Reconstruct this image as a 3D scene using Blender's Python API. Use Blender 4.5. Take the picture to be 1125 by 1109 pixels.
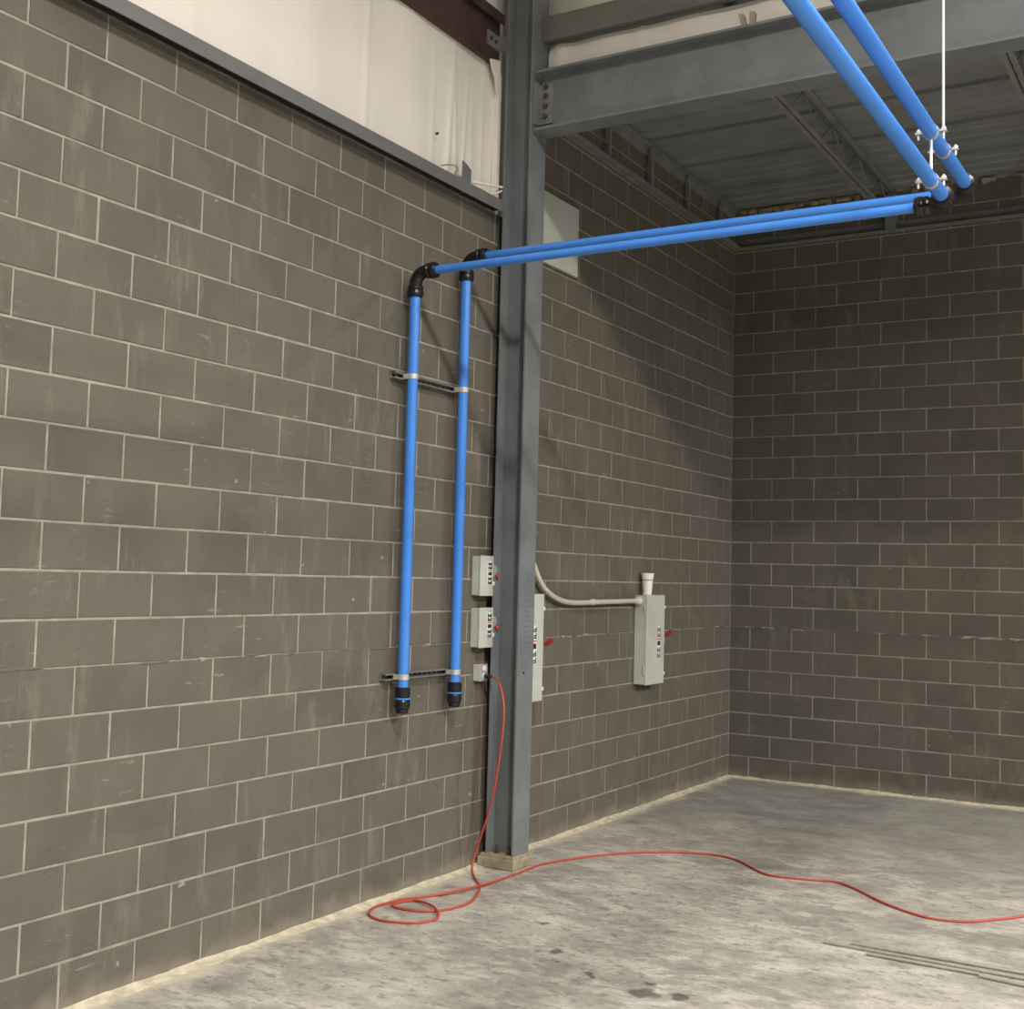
import bpy, bmesh, math, random
from mathutils import Vector, Matrix
random.seed(7)
R_ = random.Random(11)
for o in list(bpy.data.objects):
    bpy.data.objects.remove(o)
SC = bpy.context.scene
COL = SC.collection

# ------------------------------------------------------------------ camera
W_, H_ = 1125.0, 1109.0
F_, CX_, CY_ = 1335.63, 553.087, 533.081
CAM = Vector((4.22125, -11.22673, 1.85796))
yaw, pit, rol = 0.545675, 0.074078, 0.026443
fw = Vector((-math.sin(yaw) * math.cos(pit), math.cos(yaw) * math.cos(pit), math.sin(pit)))
r0 = Vector((math.cos(yaw), math.sin(yaw), 0))
u0 = r0.cross(fw)
RT = math.cos(rol) * r0 + math.sin(rol) * u0
UP = -math.sin(rol) * r0 + math.cos(rol) * u0
cd = bpy.data.cameras.new('camera')
cam = bpy.data.objects.new('camera', cd)
COL.objects.link(cam)
m = Matrix.Identity(4)
for i in range(3):
    m[i][0], m[i][1], m[i][2], m[i][3] = RT[i], UP[i], -fw[i], CAM[i]
cam.matrix_world = m
cd.sensor_fit = 'HORIZONTAL'
cd.sensor_width = 36
cd.lens = F_ / W_ * 36
cd.shift_x = (W_ / 2 - CX_) / W_
cd.shift_y = (CY_ - H_ / 2) / W_
cd.clip_end = 200
SC.camera = cam

# ------------------------------------------------------------------ light
w = bpy.data.worlds.new('world')
SC.world = w
w.use_nodes = True
w.node_tree.nodes['Background'].inputs[0].default_value = (0.86, 0.93, 1.0, 1)
w.node_tree.nodes['Background'].inputs[1].default_value = 0.19


def add_lamp(name, loc, power, size=0.6, col=(1.0, 0.965, 0.92)):
    l = bpy.data.lights.new(name, 'AREA')
    l.shape = 'DISK'
    l.size = size
    l.spread = math.radians(158)
    l.energy = power
    l.color = col
    o = bpy.data.objects.new(name, l)
    o.location = loc
    COL.objects.link(o)


add_lamp('unseen_lamp', (4.7, -9.3, 7.4), 680)  # high bay lamp placed from the pipe run shadows
add_lamp('unseen_lamp', (13.0, -0.4, 7.4), 2200)  # high bay lamp placed from the faint second shadow
add_lamp('unseen_lamp', (10.5, -9.3, 7.4), 2000, 1.4)  # added unseen fill lamp, wide and soft, evens out the wall light
add_lamp('unseen_lamp', (4.7, -17.5, 7.4), 250)  # added unseen fill lamp behind the camera for the far walls
add_lamp('unseen_lamp', (10.5, -17.5, 7.4), 350)  # second added fill lamp in the unseen row behind the camera
SC.view_settings.view_transform = 'Standard'
SC.view_settings.look = 'None'
SC.view_settings.gamma = 1
SC.view_settings.use_curve_mapping = False
SC.view_settings.exposure = -0.38


# ------------------------------------------------------------------ pixel helper
def on(px, py, ax, v):
    d = fw + RT * ((px - CX_) / F_) - UP * ((py - CY_) / F_)
    t = (v - CAM[ax]) / d[ax]
    return CAM + d * t


def project(P):
    d = Vector(P) - CAM
    z = d.dot(fw)
    if z <= 0.1:
        return None
    return (CX_ + F_ * d.dot(RT) / z, CY_ - F_ * d.dot(UP) / z, z)


# ------------------------------------------------------------------ materials
def lin(c):
    out = []
    for v in c:
        v /= 255.0
        out.append(v / 12.92 if v <= 0.04045 else ((v + 0.055) / 1.055) ** 2.4)
    return (*out, 1)


class NT:
    def __init__(s, name):
        s.m = bpy.data.materials.new(name)
        s.m.use_nodes = True
        s.t = s.m.node_tree
        s.b = s.t.nodes['Principled BSDF']

    def n(s, typ, **kw):
        nd = s.t.nodes.new(typ)
        for k, v in kw.items():
            setattr(nd, k, v)
        return nd

    def set(s, sock, v):
        if hasattr(v, 'is_output') or isinstance(v, bpy.types.NodeSocket):
            s.t.links.new(v, sock)
        else:
            sock.default_value = v

    def pos(s):
        return s.n('ShaderNodeNewGeometry').outputs['Position']

    def mapping(s, scale, loc=(0, 0, 0)):
        mp = s.n('ShaderNodeMapping')
        s.set(mp.inputs[0], s.pos())
        mp.inputs['Scale'].default_value = scale
        mp.inputs['Location'].default_value = loc
        return mp.outputs[0]

    def noise(s, scale, detail=4, rough=0.55, vec=None, dist=0.0):
        nd = s.n('ShaderNodeTexNoise')
        s.set(nd.inputs['Vector'], vec if vec is not None else s.pos())
        nd.inputs['Scale'].default_value = scale
        nd.inputs['Detail'].default_value = detail
        nd.inputs['Roughness'].default_value = rough
        nd.inputs['Distortion'].default_value = dist
        return nd.outputs[0]

    def ramp(s, v, a, b, lo=0.0, hi=1.0, smooth=True):
        nd = s.n('ShaderNodeMapRange')
        nd.interpolation_type = 'SMOOTHSTEP' if smooth else 'LINEAR'
        s.set(nd.inputs[0], v)
        for i, q in enumerate((a, b, lo, hi)):
            nd.inputs[i + 1].default_value = q
        return nd.outputs[0]

    def mix(s, f, a, b, mode='MIX'):
        nd = s.n('ShaderNodeMix', data_type='RGBA', blend_type=mode)
        s.set(nd.inputs[0], f)
        s.set(nd.inputs[6], a)
        s.set(nd.inputs[7], b)
        return nd.outputs[2]

    def math(s, op, a, b=0.0):
        nd = s.n('ShaderNodeMath', operation=op)
        s.set(nd.inputs[0], a)
        s.set(nd.inputs[1], b)
        return nd.outputs[0]

    def xyz(s, v=None):
        nd = s.n('ShaderNodeSeparateXYZ')
        s.set(nd.inputs[0], v if v is not None else s.pos())
        return nd.outputs

    def bump(s, h, strength=0.3, dist=0.005):
        nd = s.n('ShaderNodeBump')
        s.set(nd.inputs['Height'], h)
        nd.inputs['Strength'].default_value = strength
        nd.inputs['Distance'].default_value = dist
        s.set(s.b.inputs['Normal'], nd.outputs[0])

    def done(s, col, rough=0.6, metal=0.0, spec=0.5):
        s.set(s.b.inputs['Base Color'], col)
        s.set(s.b.inputs['Roughness'], rough)
        s.set(s.b.inputs['Metallic'], metal)
        s.b.inputs['Specular IOR Level'].default_value = spec
        return s.m


def simple(name, c, rough=0.6, metal=0.0, var=0.12, scale=6.0, spec=0.5, bump=0.0):
    t = NT(name)
    n = t.noise(scale, 5)
    a = lin(c)
    dark = tuple(v * (1 - var) for v in a[:3]) + (1,)
    lite = tuple(min(1, v * (1 + var)) for v in a[:3]) + (1,)
    col = t.mix(t.ramp(n, 0.3, 0.7), dark, lite)
    if bump:
        t.bump(t.noise(scale * 12, 3), bump, 0.003)
    return t.done(col, rough, metal, spec)


def block_material():
    t = NT('concrete_block')
    rnd = t.n('ShaderNodeObjectInfo').outputs['Random']
    base = t.mix(rnd, lin((95, 90, 81)), lin((105, 99, 90)))
    base = t.mix(t.ramp(t.noise(3.0, 4), 0.35, 0.7), base, lin((108, 102, 92)))
    sp = t.noise(170, 3, 0.7)
    base = t.mix(t.ramp(sp, 0.35, 0.7, 0, 0.35), base, lin((82, 77, 69)))
    # pale scuffs and runs
    st = t.noise(1.0, 6, 0.65, t.mapping((5, 9, 2.0)))
    st2 = t.noise(0.6, 3)
    k = t.math('MULTIPLY', t.ramp(st, 0.53, 0.72), t.ramp(st2, 0.40, 0.58))
    base = t.mix(t.math('MULTIPLY', k, 0.42), base, lin((140, 134, 122)))
    sc = t.noise(1.0, 5, 0.7, t.mapping((9, 6, 34), (3, 1, 7)))
    base = t.mix(t.math('MULTIPLY', t.math('MULTIPLY', t.ramp(sc, 0.60, 0.68), t.ramp(t.noise(1.4, 3), 0.5, 0.62)), 0.45), base, lin((160, 154, 142)))
    dt = t.noise(1.0, 2, 0.5, t.mapping((9, 9, 12), (8, 3, 2)))
    base = t.mix(t.math('MULTIPLY', t.ramp(dt, 0.74, 0.78), 0.6), base, lin((172, 166, 154)))
    # dust blown up from the slab on the lowest course
    z = t.xyz()[2]
    zz = t.math('ADD', z, t.math('MULTIPLY', t.math('SUBTRACT', t.noise(5, 5), 0.5), 0.22))
    base = t.mix(t.ramp(zz, 0.0, 0.11, 0.5, 0.0), base, lin((150, 142, 126)))
    t.bump(sp, 0.35, 0.003)
    return t.done(base, 0.9, 0, 0.25)


def mortar_material():
    t = NT('mortar')
    c = t.mix(t.ramp(t.noise(9, 5), 0.3, 0.7), lin((138, 132, 121)), lin((162, 156, 144)))
    t.bump(t.noise(200, 3), 0.4, 0.003)
    return t.done(c, 0.95, 0, 0.2)


def floor_material():
    t = NT('worn_concrete_slab')
    big = t.noise(1.0, 5, 0.6, t.mapping((0.8, 1.1, 1)), 0.5)
    mid = t.noise(1.0, 7, 0.7, t.mapping((3.0, 4.6, 1)), 0.25)
    med = t.noise(1.0, 6, 0.7, t.mapping((11.0, 17, 1), (4, 2, 0)), 0.2)
    fine = t.noise(45, 5, 0.7)
    c = t.mix(t.ramp(big, 0.34, 0.66), lin((146, 141, 132)), lin((172, 167, 156)))
    c = t.mix(t.ramp(mid, 0.45, 0.62, 0, 0.7), c, lin((198, 193, 180)))
    c = t.mix(t.ramp(mid, 0.30, 0.44, 0.75, 0), c, lin((112, 109, 102)))
    c = t.mix(t.ramp(med, 0.52, 0.62, 0, 0.6), c, lin((114, 110, 103)))
    c = t.mix(t.ramp(med, 0.32, 0.42, 0.5, 0), c, lin((202, 197, 185)))
    c = t.mix(t.ramp(fine, 0.4, 0.7, 0, 0.4), c, lin((134, 129, 119)))
    x, y, z = t.xyz()
    # darker trowelled concrete towards the back corner, mezzanine shade put into the colour
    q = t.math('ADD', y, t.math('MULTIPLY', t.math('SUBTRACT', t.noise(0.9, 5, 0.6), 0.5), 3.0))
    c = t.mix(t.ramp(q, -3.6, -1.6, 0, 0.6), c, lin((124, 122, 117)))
    # sandy dust swept against both walls
    wob = t.math('MULTIPLY', t.math('SUBTRACT', t.noise(3.5, 5, 0.6), 0.5), 0.35)
    d = t.math('ADD', t.math('MINIMUM', x, t.math('MULTIPLY', y, -1.0)), wob)
    c = t.mix(t.ramp(d, 0.0, 0.17, 0.85, 0.0), c, lin((200, 191, 167)))
    # oil spots
    dv = t.n('ShaderNodeTexNoise')
    t.set(dv.inputs['Vector'], t.pos())
    dv.inputs['Scale'].default_value = 9
    for sx, sy, r in ((1.25, -5.75, .075), (1.60, -5.97, .05), (1.90, -6.05, .085), (2.03, -6.02, .06), (1.00, -5.34, .04),
                      (1.86, -5.94, .05), (1.37, -5.9, .03), (2.6, -5.9, .05)):
        v = t.n('ShaderNodeVectorMath', operation='DISTANCE')
        av = t.n('ShaderNodeVectorMath', operation='ADD')
        t.set(av.inputs[0], t.pos())
        sc = t.n('ShaderNodeVectorMath', operation='SCALE')
        t.set(sc.inputs[0], dv.outputs[1])
        sc.inputs[3].default_value = 0.16
        t.set(av.inputs[1], sc.outputs[0])
        t.set(v.inputs[0], av.outputs[0])
        v.inputs[1].default_value = (sx + .08, sy + .08, .08)
        c = t.mix(t.ramp(v.outputs['Value'], r * 0.45, r * 0.95, 0.75, 0.0), c, lin((70, 66, 58)))
    t.bump(fine, 0.12, 0.004)
    return t.done(c, t.ramp(mid, 0.3, 0.7, 0.5, 0.75), 0, 0.4)


M = {}
M['block'] = block_material()
M['mortar'] = mortar_material()
M['floor'] = floor_material()
M['dust'] = simple('sandy_dust', (194, 184, 160), 0.95, var=0.2, scale=14, spec=0.1, bump=0.5)
M['steel'] = simple('grey_primed_steel', (114, 118, 120), 0.5, 0, 0.12, 4, 0.4)
M['steel_d'] = simple('dark_grey_primed_steel', (122, 124, 122), 0.6, 0, 0.15, 5, 0.35)
M['ledge'] = simple('ledge_grey_steel', (108, 108, 108), 0.55, 0, 0.08, 5, 0.4)
M['girt'] = simple('red_oxide_primer', (70, 50, 47), 0.6, 0, 0.18, 5, 0.35)
M['vinyl'] = simple('white_vinyl_insulation', (234, 228, 218), 0.5, 0, 0.03, 1.5, 0.4)
M['blue'] = simple('blue_pipe_aluminium', (68, 134, 222), 0.3, 0.0, 0.04, 3, 0.6)
M['black'] = simple('black_plastic', (22, 22, 24), 0.3, 0, 0.1, 20, 0.5)
M['zinc'] = simple('galvanised_zinc', (206, 204, 198), 0.38, 0.5, 0.12, 40)
M['emt'] = simple('galvanised_conduit', (224, 219, 206), 0.3, 0.3, 0.06, 20)
M['nut'] = simple('bright_metal_cap', (225, 226, 228), 0.25, 0.3, 0.03, 10)
M['boxgrey'] = simple('enclosure_grey_paint', (190, 193, 184), 0.45, 0, 0.04, 6)
M['boxside'] = M['boxgrey']
M['label'] = simple('white_label', (232, 232, 226), 0.5, 0, 0.02)
M['ink'] = simple('black_ink', (34, 32, 30), 0.6, 0, 0.1)
M['inkred'] = simple('red_ink', (188, 80, 66), 0.6, 0, 0.1)
M['red'] = simple('red_lever_plastic', (160, 34, 32), 0.4, 0, 0.08)
M['cord'] = simple('orange_red_cord', (178, 68, 50), 0.45, 0, 0.08, 12)
M['foam'] = simple('white_foam', (236, 233, 224), 0.7, 0, 0.02)
M['deck'] = simple('galvanised_deck', (132, 136, 136), 0.55, 0.1, 0.12, 2.5)
M['edge'] = simple('weathered_edge_steel', (104, 104, 97), 0.6, 0, 0.12, 5)
M['rod'] = simple('bare_steel_rod', (168, 164, 152), 0.4, 0.4, 0.1, 20)
M['ledge_shade'] = simple('painted_ledge_shade', (40, 37, 33), 0.9, 0, 0.3, 20, 0.2)  # near-black colour that paints the shade below the ledge
M['strut'] = simple('strut_steel', (150, 148, 142), 0.4, 0.7, 0.12, 40)
M['rust'] = simple('rusty_bolt', (80, 68, 62), 0.7, 0.2, 0.2, 30)
M['tan'] = simple('tan_steel', (150, 138, 112), 0.7, 0, 0.15)
M['chalk'] = simple('chalk_mark', (126, 130, 133), 0.9, 0, 0.1, 60)
M['pencil'] = simple('dark_marker', (84, 88, 92), 0.8, 0, 0.1, 60)
M['grout'] = simple('grout', (150, 140, 118), 0.95, 0, 0.25, 12, 0.2, 0.5)
M['wire'] = simple('grey_wire', (150, 147, 138), 0.5, 0.3, 0.1)
M['dial'] = simple('grey_dial', (150, 160, 152), 0.4, 0, 0.05)
M['roof'] = simple('white_roof_blanket', (222, 217, 206), 0.7, 0, 0.03, 1)


# ------------------------------------------------------------------ geometry helpers
class MB:
    def __init__(s):
        s.v, s.f, s.s = [], [], []

    def add(s, vs, fs, smooth=False):
        o = len(s.v)
        s.v += [tuple(q) for q in vs]
        s.f += [tuple(o + i for i in f) for f in fs]
        s.s += [smooth] * len(fs)
        return s

    def box(s, a, b, ch=0.0):
        (x0, y0, z0), (x1, y1, z1) = [(min(p, q), max(p, q)) for p, q in zip(a, b)] and ((min(a[0], b[0]), min(a[1], b[1]), min(a[2], b[2])), (max(a[0], b[0]), max(a[1], b[1]), max(a[2], b[2])))
        if ch <= 0:
            vs = [(x, y, z) for z in (z0, z1) for y in (y0, y1) for x in (x0, x1)]
            fs = [(0, 2, 3, 1), (4, 5, 7, 6), (0, 1, 5, 4), (2, 6, 7, 3), (0, 4, 6, 2), (1, 3, 7, 5)]
            return s.add(vs, fs)
        bm = bmesh.new()
        bmesh.ops.create_cube(bm, size=1)
        for v in bm.verts:
            v.co = Vector(((x0 + x1) / 2 + v.co.x * (x1 - x0), (y0 + y1) / 2 + v.co.y * (y1 - y0), (z0 + z1) / 2 + v.co.z * (z1 - z0)))
        bmesh.ops.bevel(bm, geom=list(bm.edges), offset=ch, segments=2, affect='EDGES', profile=0.5)
        bm.verts.index_update()
        s.add([v.co for v in bm.verts], [[v.index for v in f.verts] for f in bm.faces])
        bm.free()
        return s

    def tube(s, path, r, seg=12, caps=True, smooth=True):
        path = [Vector(q) for q in path]
        n = len(path)
        rr = r if isinstance(r, (list, tuple)) else [r] * n
        T = []
        for i in range(n):
            a = path[max(0, i - 1)]
            b = path[min(n - 1, i + 1)]
            d = b - a
            if d.length < 1e-9:
                d = T[-1].copy() if T else Vector((0, 0, 1))
            T.append(d.normalized())
        ref = Vector((0, 0, 1)) if abs(T[0].z) < 0.9 else Vector((1, 0, 0))
        N = (ref - T[0] * ref.dot(T[0])).normalized()
        vs, fs = [], []
        for i in range(n):
            N = (N - T[i] * N.dot(T[i])).normalized()
            B = T[i].cross(N)
            for k in range(seg):
                a = 2 * math.pi * k / seg
                vs.append(path[i] + (N * math.cos(a) + B * math.sin(a)) * rr[i])
        for i in range(n - 1):
            for k in range(seg):
                k2 = (k + 1) % seg
                fs.append((i * seg + k, i * seg + k2, (i + 1) * seg + k2, (i + 1) * seg + k))
        s.add(vs, fs, smooth)
        if caps:
            s.add([vs[k] for k in range(seg)], [tuple(reversed(range(seg)))])
            s.add([vs[(n - 1) * seg + k] for k in range(seg)], [tuple(range(seg))])
        return s

    def lathe(s, base, axis, prof, seg=24, smooth=True):
        base = Vector(base)
        axis = Vector(axis).normalized()
        pts = [base + axis * h for _, h in prof]
        # straight axis: a tube with one radius per station, sharp steps by repeated stations
        ref = Vector((0, 0, 1)) if abs(axis.z) < 0.9 else Vector((1, 0, 0))
        N = (ref - axis * ref.dot(axis)).normalized()
        B = axis.cross(N)
        vs, fs = [], []
        for (r, h), c in zip(prof, pts):
            for k in range(seg):
                a = 2 * math.pi * k / seg
                vs.append(c + (N * math.cos(a) + B * math.sin(a)) * max(r, 1e-4))
        for i in range(len(prof) - 1):
            for k in range(seg):
                k2 = (k + 1) % seg
                fs.append((i * seg + k, i * seg + k2, (i + 1) * seg + k2, (i + 1) * seg + k))
        return s.add(vs, fs, False)

    def prism(s, prof, p0, p1, ex, ey):
        """profile [(a,b)] in axes ex, ey swept from p0 to p1"""
        p0, p1, ex, ey = Vector(p0), Vector(p1), Vector(ex), Vector(ey)
        n = len(prof)
        vs = [p0 + ex * a + ey * b for a, b in prof] + [p1 + ex * a + ey * b for a, b in prof]
        fs = [(i, (i + 1) % n, n + (i + 1) % n, n + i) for i in range(n)]
        fs += [tuple(reversed(range(n))), tuple(range(n, 2 * n))]
        return s.add(vs, fs)

    def build(s, name, mat, parent=None):
        me = bpy.data.meshes.new(name)
        me.from_pydata([tuple(v) for v in s.v], [], s.f)
        for p, sm in zip(me.polygons, s.s):
            p.use_smooth = sm
        bm = bmesh.new()
        bm.from_mesh(me)
        bmesh.ops.recalc_face_normals(bm, faces=bm.faces)
        bm.to_mesh(me)
        bm.free()
        me.materials.append(mat)
        o = bpy.data.objects.new(name, me)
        COL.objects.link(o)
        if parent is not None:
            o.parent = parent
            o.matrix_parent_inverse = parent.matrix_basis.inverted()
        return o


def tag(o, label, cat, group=None, kind=None):
    if label:
        o['label'] = label
    if cat:
        o['category'] = cat
    if group:
        o['group'] = group
    if kind:
        o['kind'] = kind
    return o


def struct(o, label=None):
    o['kind'] = 'structure'
    if label:
        o['label'] = label
    return o


def thing(name, label, cat, loc=(0, 0, 0), group=None):
    o = bpy.data.objects.new(name, None)
    o.empty_display_size = 0.1
    o.location = loc
    COL.objects.link(o)
    return tag(o, label, cat, group)


def smooth_path(pts, sub=6):
    pts = [Vector(q) for q in pts]
    out = []
    n = len(pts)
    for i in range(n - 1):
        a, b, c, d = pts[max(0, i - 1)], pts[i], pts[i + 1], pts[min(n - 1, i + 2)]
        for k in range(sub):
            t = k / sub
            out.append(0.5 * ((2 * b) + (c - a) * t + (2 * a - 5 * b + 4 * c - d) * t * t + (3 * b - a - 3 * c + d) * t ** 3))
    out.append(pts[-1])
    return out


def i_section(h, b, tf, tw):
    return [(-b / 2, 0), (b / 2, 0), (b / 2, tf), (tw / 2, tf), (tw / 2, h - tf), (b / 2, h - tf), (b / 2, h), (-b / 2, h), (-b / 2, h - tf), (-tw / 2, h - tf), (-tw / 2, tf), (-b / 2, tf)]


# ================================================================== SETTING
# floor
struct(MB().box((-0.4, -16, -0.2), (16, 0.4, 0)).build('floor', M['floor']), 'mottled worn grey concrete floor slab with oil spots')

BL, BH = 0.4064, 0.2032
JT = 0.0115
PROUD = 0.003
TOPC = 21           # courses left of the column
HIC = 27            # courses under the mezzanine
ZLEDGE = TOPC * BH
ZDECK = 5.50
YSTEP = -10.5 * BL
# mortar bodies of the walls
wl = MB().box((-0.2, -13.0, 0), (-PROUD, YSTEP, ZLEDGE)).box((-0.2, YSTEP, 0), (-PROUD, 0.0, HIC * BH)).box((-0.2, YSTEP, HIC * BH), (-.02, 0.0, 5.65)).build('wall_left', M['mortar'])
struct(wl, 'brown grey concrete block wall carrying the blue pipes')
wb = MB().box((-0.2, PROUD, 0), (7.0, 0.2, 5.65)).build('wall_back', M['mortar'])
struct(wb, 'brown grey concrete block wall at the far end')


def block_mesh(name, ln, h):
    """front face towards +x, length along y, origin at centre of the front face"""
    c = 0.002
    d = 0.03
    vs, fs = [], []
    for x, s in ((-d, 0), (-c, 0), (0, c)):
        for (sy, sz) in ((-1, -1), (1, -1), (1, 1), (-1, 1)):
            vs.append((x, sy * (ln / 2 - s), sz * (h / 2 - s)))
    for k in range(4):
        k2 = (k + 1) % 4
        fs.append((k, k2, 4 + k2, 4 + k))
        fs.append((4 + k, 4 + k2, 8 + k2, 8 + k))
    fs.append((8, 9, 10, 11))
    me = bpy.data.meshes.new(name)
    me.from_pydata(vs, [], fs)
    me.materials.append(M['block'])
    return me


MESH = {'full': block_mesh('block', BL - JT, BH - JT), 'half': block_mesh('block', BH - JT, BH - JT)}


def blocks_for(wall):
    L = []
    if wall == 'left':
        for c in range(HIC):
            off = 0.5 if c % 2 else 0.0
            edges = [0.0] + ([0.5] if c % 2 else [])
            e = 0.5 if c % 2 else 0.0
            while e < 31:
                e += 1
                edges.append(e)
            for a, b in zip(edges, edges[1:]):
                y0, y1 = -b * BL, -a * BL
                if c >= TOPC and y0 < YSTEP - 0.01:
                    continue
                L.append((c, (y0 + y1) / 2, 'half' if b - a < 0.75 else 'full'))
    else:
        for c in range(HIC):
            edges = [0.0] + ([] if c % 2 else [0.5])
            e = 0.0 if c % 2 else 0.5
            while e < 15:
                e += 1
                edges.append(e)
            for a, b in zip(edges, edges[1:]):
                L.append((c, (a + b) / 2 * BL, 'half' if b - a < 0.75 else 'full'))
    return L


def lay_blocks(wall, parent):
    items = []
    for c, u, kind in blocks_for(wall):
        jit = (R_.uniform(-.0012, .0012), R_.uniform(-.0015, .0015), R_.uniform(-.0012, .0012))
        sz = 1.0
        dz = 0.0
        if c == 6:                      # tight uneven bed joint above the sixth course
            sz = 1.0 + R_.uniform(0.02, 0.042)
            dz = (sz - 1) * (BH - JT) / 2
        rot = R_.uniform(-.002, .002)
        z = (c + 0.5) * BH
        if wall == 'left':
            loc = Vector((jit[0], u + jit[1], z + jit[2] + dz))
            M4 = Matrix.Translation(loc) @ Matrix.Rotation(rot, 4, 'X') @ Matrix.Diagonal((1, 1, sz, 1))
        else:
            loc = Vector((u + jit[1], jit[0], z + jit[2] + dz))
            M4 = Matrix.Translation(loc) @ Matrix.Rotation(-math.pi / 2, 4, 'Z') @ Matrix.Rotation(rot, 4, 'X') @ Matrix.Diagonal((1, 1, sz, 1))
        p = project(loc)
        vis = p is not None and -35 < p[0] < 1160 and -25 < p[1] < 1130
        if wall == 'left' and vis and c >= TOPC and p[1] < 160:
            vis = False
        if wall == 'left' and vis and 552 < p[0] < 574:
            vis = False
        items.append((0 if vis else 1, p[2] if p else 99, kind, M4))
    items.sort(key=lambda q: (q[0], q[1]))
    rest = MB()
    for i, (nv, dist, kind, M4) in enumerate(items):
        if i < 300 and nv == 0:
            o = bpy.data.objects.new('block', MESH[kind])
            COL.objects.link(o)
            o.parent = parent
            o.matrix_local = M4
        else:
            me = MESH[kind]
            rest.add([M4 @ v.co for v in me.vertices], [tuple(p.vertices) for p in me.polygons])
    if rest.v:
        o = rest.build('block_courses', M['block'], parent)
        o['kind'] = 'stuff'


lay_blocks('left', wl)
lay_blocks('back', wb)

# mortar squeezed out along the uneven bed joint
sm, sm2 = MB(), MB()
rs = random.Random(5)
for wall in ('left', 'back'):
    for i in range(70):
        u = rs.uniform(0.05, 8.6 if wall == 'left' else 3.4)
        ln, hh = rs.uniform(.03, .16), rs.uniform(.006, .014)
        z = 7 * BH + rs.uniform(-.004, .006)
        n = 10
        ring = []
        for k in range(n):
            a = 2 * math.pi * k / n
            ring.append((math.cos(a) * ln / 2, math.sin(a) * hh * rs.uniform(.5, 1)))
        P = (lambda d, a, b: (d, -u + a, z + b)) if wall == 'left' else (lambda d, a, b: (u + a, -d, z + b))
        vs = [P(.0005, a, b) for a, b in ring] + [P(.003, a * .6, b * .6) for a, b in ring] + [P(.0038, 0, 0)]
        fs = [(k, (k + 1) % n, n + (k + 1) % n, n + k) for k in range(n)] + [(n + k, n + (k + 1) % n, 2 * n) for k in range(n)]
        (sm if i % 3 else sm2).add(vs, fs, True)
smo = sm.build('mortar_smears', M['block'], wl)
smo['kind'] = 'stuff'
sm2.build('mortar_lumps', M['mortar'], wl)['kind'] = 'stuff'

# sandy dust banked against the foot of both walls
du = None


def dust_bank(p_of, n, length, label):
    du = MB()
    vs, fs = [], []
    rd = random.Random(3)
    for i in range(n + 1):
        u = length * i / n
        wv = 0.5 + 0.5 * math.sin(u * 3.1) * math.sin(u * 7.3 + 1)
        h = .008 + .010 * wv + rd.uniform(0, .004)
        b = .03 + .03 * wv + rd.uniform(0, .015)
        vs += [p_of(u, .002, h), p_of(u, b * .35, h * .5), p_of(u, b, .0015), p_of(u, b * 1.3, -.002)]
    for i in range(n):
        for k in range(3):
            fs.append((i * 4 + k, i * 4 + k + 1, i * 4 + 5 + k, i * 4 + 4 + k))
    du.add(vs, fs, True)
    tag(du.build('wall_foot_dust', M['dust']), label, 'dust', kind='stuff')


dust_bank(lambda u, d, h: (d, -u, h), 240, 10.5, 'pale sandy dust banked along the foot of the left block wall')
dust_bank(lambda u, d, h: (u, -d, h), 110, 5.0, 'pale sandy dust banked along the foot of the back block wall')


# white insulated wall above the ledge
def wrinkle(y, z):
    d = 0.0
    for y0, wd, am, lean in ((-5.86, .02, .016, 0.0), (-7.2, .03, .008, .01), (-5.03, .025, .028, .06), (-4.93, .02, .022, -.05),
                             (-4.86, .018, .02, .10), (-5.2, .03, .012, .02), (-4.74, .03, .014, .0), (-6.5, .05, .006, .0), (-4.62, .02, .012, 0.02)):
        yy = y - y0 - lean * (z - 4.35)
        fade = 1.0 if y0 in (-5.86, -7.2) else max(0, 1 - abs(z - 4.5) / 0.9)
        d += am * math.exp(-(yy / wd) ** 2) * fade * .55
    d += .006 * math.sin(y * 5.1 + z * .7) + .004 * math.sin(y * 13 + z * 1.9)
    return d


vs, fs = [], []
ny, nz = 330, 46
Y0, Y1, Z0, Z1 = -13.0, -4.49, 4.29, 8.5
for i in range(ny + 1):
    t = i / ny
    y = Y0 + (Y1 - Y0) * (1 - (1 - t) ** 1.8)
    for k in range(nz + 1):
        z = Z0 + (Z1 - Z0) * (k / nz) ** 1.5
        vs.append((-.03 + wrinkle(y, z), y, z))
for i in range(ny):
    for k in range(nz):
        a = i * (nz + 1) + k
        fs.append((a, a + nz + 1, a + nz + 2, a + 1))
o = MB().add(vs, fs, True).box((-.2, Y0, Z0), (-.06, Y1, Z1)).box((-.2, Y1, Z0), (-.05, YSTEP - .002, Z1)).box((-.2, YSTEP, 5.66), (-.05, 0, Z1)).build('wall_left_upper', M['vinyl'])
struct(o, 'white vinyl insulated wall above the grey steel ledge')
tag(MB().tube([(0.0, -5.19, 4.575), (0.016, -5.19, 4.575)], .009, 8).build('screw_head', M['rust'], o), None, None)

# closing trim between the insulation and the column
struct(MB().box((-.03, -4.49, 4.30), (.012, -4.455, 5.22)).build('trim_1', M['vinyl']), 'pale corner trim beside the column')

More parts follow.
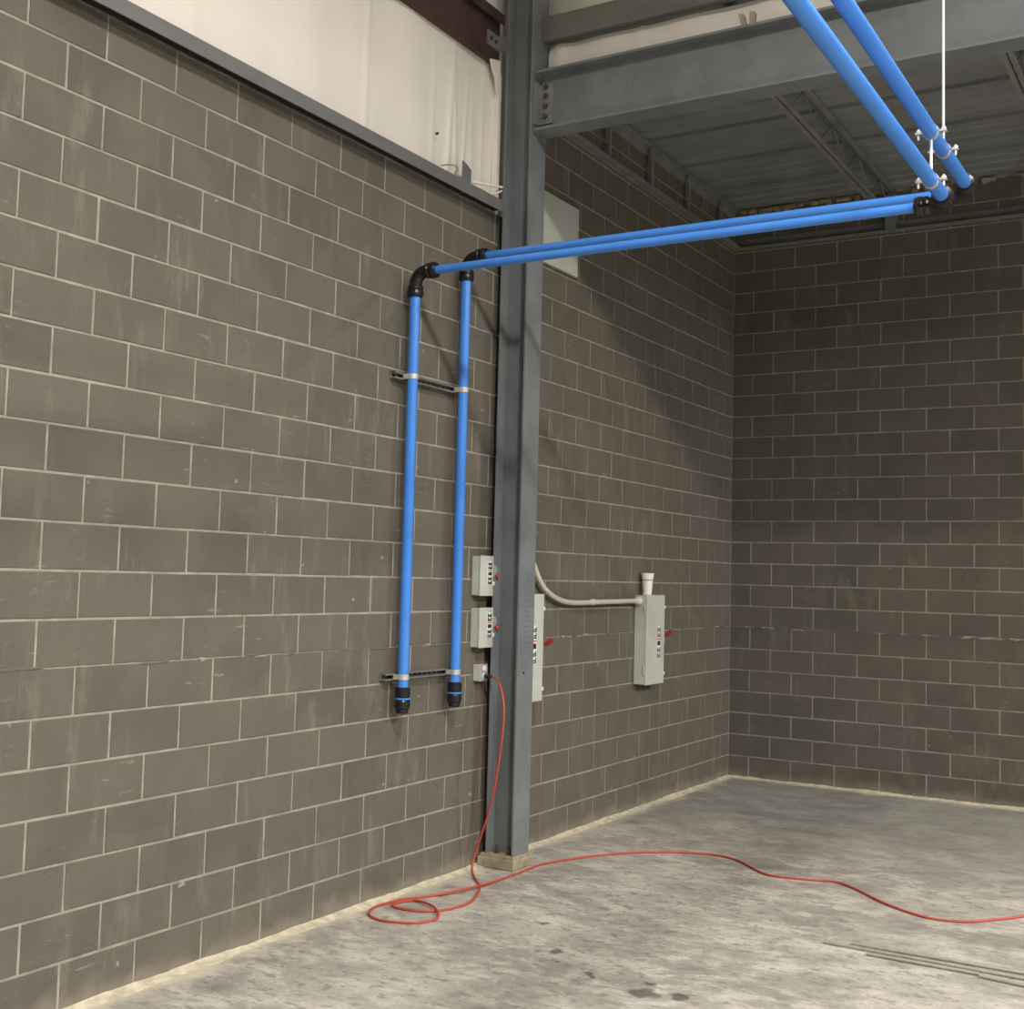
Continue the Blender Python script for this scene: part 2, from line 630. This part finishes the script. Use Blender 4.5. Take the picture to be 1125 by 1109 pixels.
# grey ledge on top of the block wall
t = MB().prism([(.085, 0), (.085, .075), (-.02, .075), (-.02, .067), (.077, .067), (.077, 0)], (0, -13, 4.255), (0, -4.51, 4.255), (1, 0, 0), (0, 0, 1)).build('trim_2', M['ledge'])
tag(MB().box((.004, -13, 4.272), (.0768, -4.51, 4.30)).build('shade_strip', M['ledge_shade'], t), 'dark strip painted as shade under the ledge', None)  # added dark strip, paints shade into the ledge cavity
struct(t, 'grey steel angle ledge capping the block wall')

# upper mezzanine wall and roof
vs, fs = [], []
nx, nz = 90, 20
for i in range(nx + 1):
    x = .02 + 6.0 * i / nx
    for k in range(nz + 1):
        z = 5.6 + 2.9 * k / nz
        vs.append((x, -4.16 - .012 * math.sin(x * 9 + .5 * z) - .02 * math.exp(-((x % 1.2 - .5) / .04) ** 2), z))
for i in range(nx):
    for k in range(nz):
        a = i * (nz + 1) + k
        fs.append((a, a + nz + 1, a + nz + 2, a + 1))
struct(MB().add(vs, fs, True).box((0, -4.1, 5.6), (6.0, -4.0, 8.5)).build('wall_mezzanine', M['vinyl']), 'white insulated wall above the mezzanine edge')
struct(MB().box((-.3, -16, 8.5), (16, .4, 8.6)).build('ceiling_roof', M['roof']), 'white insulated roof high above')

# ------------------------------------------------------------------ mezzanine deck (ceiling)
ceil = MB().box((0.0, -4.25, ZDECK + .055), (4.6, 0.0, ZDECK + .15)).build('ceiling', M['grout'])
struct(ceil, 'underside of the metal decked mezzanine')
PW = 0.73


def deck_panel(y0, PW):
    prof = []
    # ribs: trapezoidal flutes, drooping lap at the edge
    n = 4
    p = PW / n
    z = ZDECK
    pts = []
    for k in range(n):
        b = y0 + k * p
        dz = .004 if k else .0
        pts += [(b + .004, z + .038), (b + .018, z + dz), (b + p - .034, z + dz), (b + p - .02, z + .038)]
    pts = [(y0 + .001, z - .014), (y0 + .002, z + .038)] + pts[1:] + [(y0 + PW, z + .038)]
    m_ = MB()
    n = len(pts)
    vs = [(x, y, zz) for x in (0.002, 4.6) for y, zz in pts]
    m_.add(vs, [(i, i + 1, n + i + 1, n + i) for i in range(n - 1)])
    return m_


for k in range(6):
    wd = PW if k < 5 else .56
    y0 = -PW * k - wd
    deck_panel(y0, wd).build('deck_panel', M['deck'], ceil)
# deck bearing angle along the left wall
struct(MB().prism([(0, 0), (.07, 0), (.07, -.008), (.008, -.008), (.008, -.08), (0, -.08)], (.004, -4.2, ZDECK - .015), (.004, -.05, ZDECK - .015), (1, 0, 0), (0, 0, 1)).build('trim_3', M['steel_d']),
       'deck bearing angle along the left block wall')
# ledger angle along the back wall
struct(MB().prism([(0, 0), (.09, 0), (.09, .009), (.009, .009), (.009, .10), (0, .10)], (0, -.004, 5.10), (4.6, -.004, 5.10), (0, -1, 0), (0, 0, 1)).build('trim_4', M['steel_d']),
       'grey ledger angle bolted along the back block wall')
# crumbs of mortar and packing above the ledger
cr = MB()
rc = random.Random(9)
for i in range(80):
    x = rc.uniform(.05, 4.2)
    if min(abs(x + .04 - 1.53), abs(x + .04 - 3.02)) < .13:
        continue
    a, b, c = rc.uniform(.02, .09), rc.uniform(.02, .05), rc.uniform(.015, .045)
    cr.box((x, -.01 - b, ZDECK - .02 - c), (x + a, -.002, ZDECK - .012), .006)
tag(cr.build('packing_crumbs', M['grout']), 'ragged packing crumbs between deck and back wall', 'packing', kind='stuff')


# ================================================================== STEELWORK
# column
XC0, XC1, YC0, YC1 = .062, .265, -4.48, -4.28
colm = thing('steel_column', 'grey steel wide flange column standing against the block wall', 'column', (.16, -4.38, 0))
MB().prism([(b, a) for a, b in i_section(XC1 - XC0, YC1 - YC0, .012, .008)], (XC0, -4.38, .085), (XC0, -4.38, 8.5), (1, 0, 0), (0, 1, 0)).build('shaft', M['steel'], colm)
gp = MB().box((.012, -4.505, 0), (.288, -4.262, .066), .008).build('grout_pad', M['grout'], colm)
tag(gp, 'dusty grout pad under the column', None)
MB().box((.03, -4.495, .066), (.28, -4.272, .085), .002).build('base_plate', M['grout'], colm)
for x in (.12, .21):
    ab = MB().lathe((x, -4.435, .085), (0, 0, 1), [(0, 0), (.02, 0), (.02, .018), (.011, .018), (.011, .05), (0, .05)], 6).build('anchor_bolt', M['rust'], colm)
# faint marker scribble on the outer flange
sc = MB()
rs = random.Random(2)
for i in range(11):
    z = 1.86 - i * .033 - (0.1 if i > 1 else 0)
    y = -4.375 + rs.uniform(-.02, .02)
    pts = [(XC1 + .0006, y - .035 + .0175 * k, z + rs.uniform(-.008, .008)) for k in range(5)]
    for a, b in zip(pts, pts[1:]):
        v = Vector(b) - Vector(a)
        n_ = Vector((1, 0, 0)).cross(v).normalized() * .0018
        sc.add([Vector(a) - n_, Vector(b) - n_, Vector(b) + n_, Vector(a) + n_], [(0, 1, 2, 3)])
tag(sc.build('marker_scribble', M['pencil'], colm), 'faint handwritten marker lines', None, kind='stuff')
MB().tube([(XC1, -4.40, 1.235), (XC1 + .002, -4.40, 1.235)], .010, 10).build('bolt_hole', M['ink'], colm)

# mezzanine edge beam
beam = thing('steel_beam', 'grey steel edge beam running from the column below the white strip', 'beam', (2.4, -4.38, 4.79))
MB().prism(i_section(.405, .17, .016, .009), (.285, -4.38, 4.79), (4.6, -4.38, 4.79), (0, 1, 0), (0, 0, 1)).build('beam_section', M['steel'], beam)
cp = MB().box((.267, -4.46, 4.84), (.277, -4.32, 5.13)).box((.277, -4.3955, 4.85), (.375, -4.3845, 5.12)).build('connection_angle', M['steel_d'], beam)
for z in (4.90, 4.97, 5.04, 5.10):
    MB().tube([(.325, -4.3955, z), (.325, -4.412, z)], .017, 6, smooth=False).build('bolt', M['rust'], cp)
# pale chalk marks on the web
ck = MB()


def stroke(mb, pxs, wd=.006):
    P = [on(a, b, 1, -4.3846 - .0008) for a, b in pxs]
    for a, b in zip(P, P[1:]):
        v = b - a
        n_ = Vector((0, 1, 0)).cross(v).normalized() * wd / 2
        mb.add([a - n_, b - n_, b + n_, a + n_], [(0, 1, 2, 3)])


stroke(ck, [(653, 88), (664, 95), (678, 103)])
stroke(ck, [(677, 88), (668, 96), (660, 109)])
stroke(ck, [(692, 84), (693, 98)])
stroke(ck, [(692, 84), (700, 82), (705, 86), (699, 91), (693, 91)])
stroke(ck, [(699, 91), (706, 99)])
stroke(ck, [(763, 70), (768, 78), (772, 91)])
stroke(ck, [(763, 70), (757, 77), (753, 84)])
stroke(ck, [(768, 91), (776, 89)])
tag(ck.build('chalk_marks', M['chalk'], beam), 'chalk scrawl of an X and letters', None, kind='stuff')

# white blanket tucked between beam and deck edge
vs, fs = [], []
nx, nz = 120, 10
for i in range(nx + 1):
    x = .275 + 4.3 * i / nx
    fold = math.exp(-((x - .36) / .05) ** 2) * .03 + math.exp(-((x - .95) / .02) ** 2) * .02
    for k in range(nz + 1):
        z = 5.196 + .24 * k / nz
        vs.append((x, -4.262 - fold * .8 - .022 * math.sin(math.pi * k / nz) - .006 * math.sin(x * 11), z))
for i in range(nx):
    for k in range(nz):
        a = i * (nz + 1) + k
        fs.append((a, a + nz + 1, a + nz + 2, a + 1))
b_ = MB().add(vs, fs, True)
b_.box((.275, -4.255, 5.2), (4.575, -4.23, 5.43))
tag(b_.build('insulation_blanket', M['vinyl']), 'white insulation blanket tucked above the edge beam', 'insulation')
# deck edge channel above it
ec = thing('edge_channel', 'grey green edge channel running above the white insulation blanket', 'channel', (2.4, -4.33, 5.44))
MB().prism([(0, 0), (.055, -.006), (.06, .16), (.054, .16), (.05, .004), (0, .006)], (.27, -4.30, 5.445), (4.6, -4.30, 5.445), (0, -1, 0), (0, 0, 1)).build('channel_section', M['edge'], ec)

# maroon girt
g = thing('wall_girt', 'maroon primed steel girt running along the white upper wall', 'girt', (.1, -8, 5.265))
MB().prism([(-.02, 0), (.012, 0), (.012, .335), (.042, .335), (.042, .275), (.052, .275), (.052, .345), (-.02, .345)], (.0, -13, 5.265), (.0, -4.495, 5.265), (1, 0, 0), (0, 0, 1)).build('girt_section', M['girt'], g)
cl = MB().box((.013, -4.66, 5.36), (.022, -4.50, 5.46)).box((.022, -4.508, 5.36), (.06, -4.50, 5.46)).build('girt_clip', M['steel'], g)
for y in (-4.62, -4.56):
    MB().tube([(.022, y, 5.41), (.034, y, 5.41)], .014, 6, smooth=False).build('bolt', M['rust'], cl)
tag(MB().prism([(-.12, .1), (.0, .13), (.0, -.07), (-.03, -.09), (-.055, .0), (-.085, .03)], (.014, -4.50, 5.17), (.026, -4.50, 5.17), (0, 1, 0), (0, 0, 1)).build('insulation_flap', M['vinyl']), 'pale folded insulation flap below the maroon girt end', 'insulation')


# bar joists under the deck
def joist(x, label, zb=5.20):
    j = thing('bar_joist', label, 'joist', (x, -2.1, zb), 'steel bar joists under the mezzanine deck')

    def angle(mb, xo, s, z, up, y0, y1):
        q = .034
        prof = [(0, 0), (s * q, 0), (s * q, up * .006), (s * .006, up * .006), (s * .006, up * q), (0, up * q)]
        mb.prism(prof, (x + xo, y0, z), (x + xo, y1, z), (1, 0, 0), (0, 0, 1))
    a = MB()
    angle(a, .008, 1, ZDECK - .018, -1, -4.2, -.01)
    angle(a, -.008, -1, ZDECK - .018, -1, -4.2, -.01)
    a.build('top_chord', M['steel_d'], j)
    b = MB()
    angle(b, .008, 1, zb, 1, -4.0, -.30)
    angle(b, -.008, -1, zb, 1, -4.0, -.30)
    b.build('bottom_chord', M['steel_d'], j)
    n = 11
    ys = [-4.15 + (4.05) * i / n for i in range(n + 1)]
    z0, z1 = zb + .02, ZDECK - .04
    pts = []
    for i, y in enumerate(ys):
        pts.append((x, y, z1 if i % 2 == 0 else z0))
    for p_, q_ in zip(pts, pts[1:]):
        MB().tube([p_, q_], .005, 8).build('web_rod', M['steel_d'], j)
    MB().box((x - .05, -.09, 5.112), (x + .05, -.012, ZDECK - .06)).build('bearing_seat', M['steel_d'], j)
    return j


joist(1.53, 'bar joist under the deck left of the overhead blue pipes')
joist(3.02, 'bar joist under the deck at the right edge of the photo')
jw = thing('wall_joist', 'double angle joist hugging the left block wall under the deck', 'joist', (.06, -2.1, 5.1))
MB().prism([(0, 0), (.045, 0), (.045, .006), (.006, .006), (.006, .045), (0, .045)], (.06, -4.2, 5.10), (.06, -.1, 5.10), (1, 0, 0), (0, 0, 1)).build('lower_angle', M['steel_d'], jw)
MB().prism([(0, 0), (-.045, 0), (-.045, .006), (-.006, .006), (-.006, .045), (0, .045)], (.052, -4.2, 5.10), (.052, -.1, 5.10), (1, 0, 0), (0, 0, 1)).build('lower_angle', M['steel_d'], jw)
for y in (-3.7, -2.9, -2.1, -1.3, -.5):
    MB().box((.05, y - .02, 5.11), (.062, y + .02, ZDECK - .02)).build('hanger_strap', M['steel_d'], jw)
# seat ends showing on top of the beam
st = thing('joist_seat', 'tan steel joist seat angles sitting on top of the edge beam', 'bracket', (1.735, -4.44, 5.195))
for x, lean in ((1.70, -.015), (1.752, .004)):
    MB().prism([(0, 0), (.028, 0), (.028 + lean, .072), (lean - .004, .078)], (x, -4.46, 5.1955), (x, -4.42, 5.1955), (1, 0, 0), (0, 0, 1)).build('seat_angle', M['tan'], st)

# ================================================================== BLUE PIPES
PR = .0315
XP = .082


def elbow(name, corner, d1, d2, parent, R=.075):
    """90 degree fitting: leg along d1 and leg along d2 from the corner point"""
    c, d1, d2 = Vector(corner), Vector(d1), Vector(d2)
    path = [c + d1 * (R + .012)]
    for k in range(9):
        a = math.pi / 2 * k / 8
        path.append(c + d1 * (R * (1 - math.sin(a))) + d2 * (R * (1 - math.cos(a))))
    path.append(c + d2 * (R + .012))
    e = MB().tube(path, .0385, 20).build(name, M['black'], parent)
    for d in (d1, d2):
        MB().lathe(c + d * (R + .005), d, [(0, 0), (.041, 0), (.047, .008), (.047, .022), (.043, .026), (.047, .032), (.049, .05), (.045, .066), (.03, .07), (0, .07)], 20).build('collar_nut', M['black'], e)
    return e


def air_line(y, zrun, zend, label, yend):
    t = thing('air_pipe_line', label, 'pipe', (XP, y, zend), 'blue compressed air pipe lines')
    xo = 3.09
    MB().tube([(XP, y, zend + .1), (XP, y, zrun - .10)], PR, 24).build('riser_pipe', M['blue'], t)
    MB().tube([(XP + .10, y, zrun), (xo - .10, y, zrun)], .0240, 24).build('run_pipe', M['blue'], t)
    MB().tube([(xo, y - .10, zrun), (xo, yend, zrun)], PR, 24).build('overhead_pipe', M['blue'], t)
    elbow('elbow', (XP, y, zrun), (0, 0, -1), (1, 0, 0), t)
    e2 = elbow('elbow', (xo, y, zrun), (-1, 0, 0), (0, -1, 0), t)
    f = MB().lathe((XP, y, zend + .145), (0, 0, -1), [(0, 0), (.034, 0), (.044, .006), (.045, .05), (.041, .058), (.041, .072), (.045, .08), (.045, .118), (.038, .124), (.037, .142), (.03, .15), (0, .15)], 20).build('end_fitting', M['black'], t)
    MB().lathe((XP, y, zend + .085), (0, 0, -1), [(.038, 0), (.0455, .0), (.0455, .009), (.038, .009)], 20).build('ring', M['blue'], f)
    return t


air_line(-5.468, 3.628, 1.055, 'blue air pipe nearer the camera, lower of the two runs', -12.5)
air_line(-4.925, 3.845, 1.052, 'blue air pipe nearer the column, upper of the two runs', -12.5)


# slotted strut channels with pipe clamps
def strut(z, label):
    t = thing('strut_channel', label, 'bracket', (0, -5.17, z), 'slotted strut channels behind the blue pipes')
    y0, y1 = -5.585, -4.80
    m_ = MB()
    h = .0205
    prof = [(0, -h), (.041, -h), (.041, -h + .010), (.036, -h + .010), (.036, -h + .003), (.003, -h + .003), (.003, h - .003), (.036, h - .003), (.036, h - .010), (.041, h - .010), (.041, h), (0, h)]
    m_.prism(prof, (.001, y0, z), (.001, y1, z), (1, 0, 0), (0, 0, 1))
    m_.build('channel', M['strut'], t)
    n = 15
    sl = MB()
    for k in range(n):
        yy = y0 + .035 + (y1 - y0 - .07) * k / (n - 1)
        sl.box((.0041, yy - .014, z - .007), (.0048, yy + .014, z + .007))
    q = sl.build('slots', M['ink'], t)
    q['kind'] = 'stuff'
    for y in (-5.468, -4.925):
        c = MB()
        # band around the pipe with two ears
        R1 = PR + .0035
        path = []
        vs, fs = [], []
        for k in range(17):
            a = -math.pi * .62 + math.pi * 1.24 * k / 16
            for rr, zz in ((PR + .0005, -.0155), (R1, -.0155), (R1, .0155), (PR + .0005, .0155)):
                vs.append((XP + rr * math.cos(a), y + rr * math.sin(a), z + zz))
        for k in range(16):
            for q in range(4):
                fs.append((k * 4 + q, k * 4 + (q + 1) % 4, k * 4 + 4 + (q + 1) % 4, k * 4 + 4 + q))
        fs += [(0, 1, 2, 3), (67, 66, 65, 64)]
        c.add(vs, fs, False)
        for s in (-1, 1):
            c.box((.036, y + s * .030, z - .0155), (XP - .008, y + s * .034, z + .0155))
        cl_ = c.build('pipe_clamp', M['zinc'], t)
        MB().tube([(XP - .02, y + .028, z), (XP - .02, y + .052, z)], .006, 8).build('clamp_bolt', M['zinc'], cl_)


strut(3.005, 'upper slotted strut channel clamping both blue risers to the wall')
strut(1.258, 'lower slotted strut channel clamping both blue risers above their ends')


# hangers of the overhead pipes
def ring_clamp(y, z, parent):
    xo = 3.09
    c = MB()
    vs, fs = [], []
    n = 24
    for k in range(n):
        a = 2 * math.pi * k / n
        for rr, yy in ((PR, -.011), (PR + .004, -.011), (PR + .004, .011), (PR, .011)):
            vs.append((xo + rr * math.cos(a), y + yy, z + rr * math.sin(a)))
    for k in range(n):
        k2 = (k + 1) % n
        for q in range(4):
            fs.append((k * 4 + q, k * 4 + (q + 1) % 4, k2 * 4 + (q + 1) % 4, k2 * 4 + q))
    c.add(vs, fs)
    for s in (-1, 1):
        c.box((xo + s * PR, y - .011, z - .004), (xo + s * (PR + .034), y + .011, z + .004))
    o = c.build('ring_clamp', M['zinc'], parent)
    for s in (-1, 1):
        x = xo + s * (PR + .022)
        MB().tube([(x, y, z - .028), (x, y, z + .02)], .005, 8).build('clamp_bolt', M['nut'], o)
        MB().tube([(x, y, z + .004), (x, y, z + .013)], .0105, 6, smooth=False).build('nut', M['nut'], o)
    return o


h1 = thing('pipe_hanger', 'long thin zinc hanger rod holding the upper overhead pipe', 'hanger', (3.09, -5.57, 3.845), 'hangers of the overhead blue pipes')
MB().tube([(3.09, -5.57, 3.845 + PR), (3.09, -5.57, 8.5)], .0065, 10).build('rod', M['nut'], h1)
ring_clamp(-5.57, 3.845, h1)
h2 = thing('pipe_hanger', 'short hanger rod linking the two overhead blue pipes', 'hanger', (3.09, -5.83, 3.63), 'hangers of the overhead blue pipes')
MB().tube([(3.09, -5.83, 3.63 + PR), (3.09, -5.83, 3.845 - PR)], .0065, 10).build('rod', M['nut'], h2)
ring_clamp(-5.83, 3.845, h2)
ring_clamp(-5.83, 3.628, h2)


# ================================================================== ELECTRICAL
def switch(label, x0, d, y0, y1, z0, z1, lab, handle, hinge, group):
    t = thing('disconnect_switch', label, 'switch box', (x0, (y0 + y1) / 2, z0), group)
    body = MB().box((x0, y0 + .004, z0 + .004), (d - .012, y1 - .004, z1 - .004), .002).build('body', M['boxgrey'], t)
    dr = MB().box((d - .014, y0, z0), (d, y1, z1), .003).build('door', M['boxgrey'], t)
    if hinge:
        for z in (z0 + .12, z1 - .12):
            MB().tube([(d - .02, y0 - .004, z - .035), (d - .02, y0 - .004, z + .035)], .005, 8).build('hinge', M['boxgrey'], dr)
    for z in (z0 + .08, z1 - .10):
        MB().box((d - .03, y1 - .002, z - .012), (d + .004, y1 + .012, z + .012), .002).build('latch', M['label'], t)
    ya, yb, za, zb = lab
    n = MB().box((d, ya, za), (d + .0012, yb, zb)).build('label', M['label'], dr)
    H = zb - za
    wv = yb - ya
    ink, red = MB(), MB()
    e = d + .0012

    def fr(a, b, mb, th=.18, fill=False):
        z1_, z0_ = zb - H * a, zb - H * b
        if fill:
            mb.box((e, ya + wv * .1, z0_), (e + .0006, yb - wv * .1, z1_))
        else:
            q = wv * th
            mb.box((e, ya + wv * .08, z0_), (e + .0006, ya + wv * .08 + q, z1_))
            mb.box((e, yb - wv * .08 - q, z0_), (e + .0006, yb - wv * .08, z1_))
            mb.box((e, ya + wv * .08, z0_), (e + .0006, yb - wv * .08, z0_ + q * .7))
            mb.box((e, ya + wv * .3, (z0_ + z1_) / 2 - q * .35), (e + .0006, yb - wv * .1, (z0_ + z1_) / 2 + q * .35))
    fr(.03, .17, ink)
    fr(.19, .34, ink)
    red.box((e, ya + wv * .02, zb - H * .42), (e + .0006, yb - wv * .02, zb - H * .38))
    red.box((e, ya + wv * .15, zb - H * .49), (e + .0008, ya + wv * .4, zb - H * .46))
    fr(.46, .60, ink, fill=True)
    fr(.66, .80, ink)
    fr(.83, .98, ink)
    ink.build('printed_lettering', M['ink'], dr)['kind'] = 'stuff'
    red.build('red_print', M['inkred'], dr)['kind'] = 'stuff'
    # operating dial and red lever on the far side of the box
    zc, ln, an, xo = handle
    hub = MB().lathe((xo, y1 - .002, zc), (0, 1, 0), [(0, 0), (.045, 0), (.045, .012), (.03, .02), (0, .02)], 20).build('dial', M['dial'], t)
    dz, dx = math.sin(an), math.cos(an)
    p0 = Vector((xo, y1 + .02, zc))
    pts = [p0, p0 + Vector((dx * ln * .45, .012, dz * ln * .45)), p0 + Vector((dx * ln, .02, dz * ln))]
    MB().tube(pts[:2] + [pts[1] + (pts[2] - pts[1]) * .25], .007, 8).build('lever_arm', M['dial'], t)
    MB().tube([pts[1], pts[1] + (pts[2] - pts[1]) * .3, pts[2]], [.012, .015, .014], 10).build('lever_grip', M['red'], t)
    return t


G = 'grey disconnect switches on the block wall'
switch('small grey disconnect switch, upper of two left of the column', .002, .072, -4.642, -4.487, 1.722, 1.98, (-4.560, -4.505, 1.795, 1.945), (1.885, 0.062, -.9, .05), False, G)
switch('small grey disconnect switch, lower of two left of the column', .002, .074, -4.640, -4.478, 1.391, 1.647, (-4.553, -4.498, 1.452, 1.615), (1.555, 0.062, -.9, .05), False, G)
switch('tall grey disconnect switch partly hidden behind the column', .002, .15, -4.30, -3.944, 1.016, 1.737, (-4.11, -4.035, 1.265, 1.525), (1.36, .12, .6, .10), True, G)
switch('tall grey disconnect switch with a foam cup on top', .002, .112, -2.172, -1.817, 1.003, 1.729, (-1.965, -1.895, 1.21, 1.475), (1.35, .115, .75, .07), True, G)

# foam cup on the switch
cup = thing('foam_cup', 'white foam cup standing on the tall disconnect switch', 'cup', (.066, -2.07, 1.7295))
MB().lathe((.066, -2.07, 1.7295), (0, 0, 1), [(0, 0), (.034, 0), (.045, .125), (.047, .126), (.051, .165), (.053, .168), (.053, .176), (.049, .176), (.047, .16), (.034, .01), (0, .01)], 28).build('cup_wall', M['foam'], cup)
MB().lathe((.066, -2.07, 1.7295 + .118), (0, 0, 1), [(.0445, 0), (.0468, .0), (.0475, .006), (.0445, .006)], 28).build('band', M['wire'], cup)
tag(MB().box((.07, -2.16, 1.7295), (.105, -2.125, 1.742), .004).build('foam_scrap', M['foam']), 'small white scrap beside the foam cup', 'scrap')

# conduit
cpts = [(.045, -3.985, 4.06), (.045, -3.985, 3.2), (.045, -3.985, 2.15), (.045, -3.98, 2.02)] + [tuple(on(a, b, 0, .045)) for a, b in ((588, 625), (592.5, 637), (599, 647.5), (608.5, 655.8), (619, 660.8), (634.4, 662.6))]
con = thing('electrical_conduit', 'galvanised conduit sweeping from behind the column to the far switch', 'conduit', (.045, -3.3, 1.68))
MB().tube(smooth_path(cpts + [(.045, -2.9, 1.674), (.045, -2.21, 1.68)], 5), .019, 14).build('tube', M['emt'], con)
MB().lathe((.045, -3.035, 1.674), (0, 1, 0), [(0, 0), (.023, 0), (.024, .01), (.024, .05), (.023, .06), (0, .06)], 16).build('coupling', M['emt'], con)
MB().lathe((.045, -2.262, 1.68), (0, 1, 0), [(0, 0), (.023, 0), (.024, .04), (.030, .042), (.030, .062), (.034, .064), (.034, .09), (0, .09)], 8).build('connector', M['emt'], con)

# white panel high on the wall
pn = thing('wall_panel', 'white flat panel high on the wall behind the column', 'panel', (.02, -3.65, 4.08))
MB().box((.001, -4.0, 4.085), (.03, -3.335, 4.60), .003).build('panel_cover', M['boxgrey'], pn)

# outlet
ou = thing('outlet_box', 'metal outlet box beside the column with the cord plugged in', 'outlet', (.02, -4.535, 1.178))
MB().box((.001, -4.588, 1.178), (.043, -4.488, 1.282), .002).build('box', M['boxgrey'], ou)
MB().box((.043, -4.59, 1.176), (.046, -4.486, 1.284), .001).build('cover_plate', M['zinc'], ou)
MB().lathe((.046, -4.525, 1.257), (1, 0, 0), [(0, 0), (.019, 0), (.019, .004), (.016, .005), (0, .005)], 18).build('receptacle', M['label'], ou)
MB().lathe((.046, -4.525, 1.208), (1, 0, 0), [(0, 0), (.019, 0), (.019, .004), (.016, .005), (0, .005)], 18).build('receptacle', M['label'], ou)

# ------------------------------------------------------------------ cord
cord = thing('extension_cord', 'orange red extension cord hanging from the outlet and snaking across the floor', 'cord', (.35, -5.0, 0))
CR = .007
hang = [(.10, -4.525, 1.208)]
top = (.10, -4.53, 1.21)
land = on(519, 957, 2, CR)
for px, py in ((545, 746), (550.5, 757), (553.5, 778), (552.5, 802), (548, 838), (543, 868), (539.5, 882), (535, 899), (529, 917), (523.5, 934)):
    z_guess = 1.2 * max(0.0, (949 - py) / (949 - 742))
    f = 1 - z_guess / 1.2
    yy = -4.535 + (land.y + 4.535) * f - .06 * math.sin(math.pi * min(1, f * 1.1))
    hang.append(tuple(on(px, py, 1, yy)))
fl = [(519.2, 949), (519.2, 959), (524.5, 969.6), (527.5, 976), (518.7, 990), (502, 997), (481.7, 1001), (456, 1001), (437.8, 998), (430.8, 995), (437.8, 992), (454, 989.7), (467.8, 992.4), (478, 998), (481.7, 1006.3), (477, 1011), (458.6, 1014.4), (435.5, 1013.7), (414.7, 1010.5), (405.4, 1005), (410, 998), (424, 993), (444.7, 988.3), (472.4, 985), (495.6, 980.4), (523.3, 974.4), (546.4, 968), (569.5, 959.6), (592.6, 950.8), (611, 947), (640, 942.3), (672, 939), (700.6, 937), (735, 936.5), (761, 937.5), (791, 940.5), (813.6, 947), (833.7, 958), (851, 963), (886, 966.6), (919, 969.7), (941.7, 978), (972, 993), (1012, 1007), (1042, 1011.8), (1067, 1013), (1092, 1010.8), (1125, 1007), (1170, 999)]
floorpts = []
for i, (a, b) in enumerate(fl):
    lift = {0: .05, 1: .006}.get(i, 0)
    z = CR + lift
    if i in (3, 13, 22):
        z += 0.0
    if i in (24, 25):
        z += .011
    if i in (12, 13, 14):
        z += .010
    floorpts.append(tuple(on(a, b, 2, z)))
cp_ = smooth_path(hang + floorpts + [(3.6, -2.9, CR), (5.0, -2.6, CR)], 5)
MB().tube(cp_, CR, 8).build('cable', M['cord'], cord)
MB().lathe((.051, -4.525, 1.208), (1, 0, 0), [(0, 0), (.016, 0), (.017, .03), (.011, .045), (.008, .055), (0, .055)], 14).build('plug', M['black'], cord)

# ------------------------------------------------------------------ rods on the floor
GR = 'thin steel rods lying on the floor'
for k, (a, b, lab) in enumerate((((905, 1035), (1125, 1075.5), 'thin steel rod reaching furthest left on the floor'),
                                 ((935.5, 1036.5), (1125, 1069.5), 'thin steel rod furthest back in the bundle on the floor'),
                                 ((952, 1048), (1076, 1070.5), 'shorter steel rod in front of the bundle on the floor'),
                                 ((1076, 1072.5), (1125, 1083), 'steel rod nearest the camera at the right edge of the floor'))):
    p0, p1 = on(*a, 2, .0095), on(*b, 2, .0095)
    d = (p1 - p0).normalized()
    ln = 3.0 if k != 2 else (p1 - p0).length
    t = MB().tube([p0, p0 + d * ln], .0095, 10).build('steel_rod', M['rod'])
    tag(t, lab, 'rod', GR)

# ------------------------------------------------------------------ litter on the ledge beside the column
lt = thing('clip_plate', 'grey steel clip plate standing on the ledge near the column', 'bracket', (.05, -4.93, 4.28))
MB().prism([(-.045, 0), (.05, 0), (.055, .15), (.0, .175), (-.045, .185)], (.058, -4.93, 4.278), (.064, -4.93, 4.278), (0, 1, 0), (0, 0, 1)).build('plate', M['ledge'], lt)
MB().tube([(.064, -4.93, 4.33), (.072, -4.93, 4.33)], .012, 6, smooth=False).build('bolt', M['steel_d'], lt)
wr = []
rw = random.Random(4)
wpts = [on(485, 182, 0, .03), on(492, 181, 0, .04), on(500, 182, 0, .04), on(503, 186, 0, .03), on(499, 193, 0, .04), on(505, 197, 0, .05), on(501, 200, 0, .05)]
tag(MB().tube(smooth_path(wpts, 5), .004, 6).build('wire_scrap', M['wire']), 'twisted grey wire end on the ledge left of the clip plate', 'wire')
tag(MB().tube(smooth_path([on(493, 190, 0, .04), on(500, 196, 0, .05), on(506, 206, 0, .05), on(510, 210, 0, .055)], 4), [.012] * 4 + [.018] * 5 + [.012] * 4, 8).build('sealant_lump', M['vinyl']), 'pale lump of sealant at the foot of the clip plate', 'sealant')
tag(MB().tube([on(518, 200, 0, .05), on(552, 206, 0, .05)], .009, 8).build('white_rod', M['foam']), 'pale rod lying on the ledge, upper of two by the column', 'rod')
tag(MB().tube(smooth_path([on(533, 210, 0, .062), on(541, 213.5, 0, .062), on(551, 210, 0, .062)], 4), .006, 8).build('white_rod', M['foam']), 'pale bent rod hanging at the ledge end by the column', 'rod')
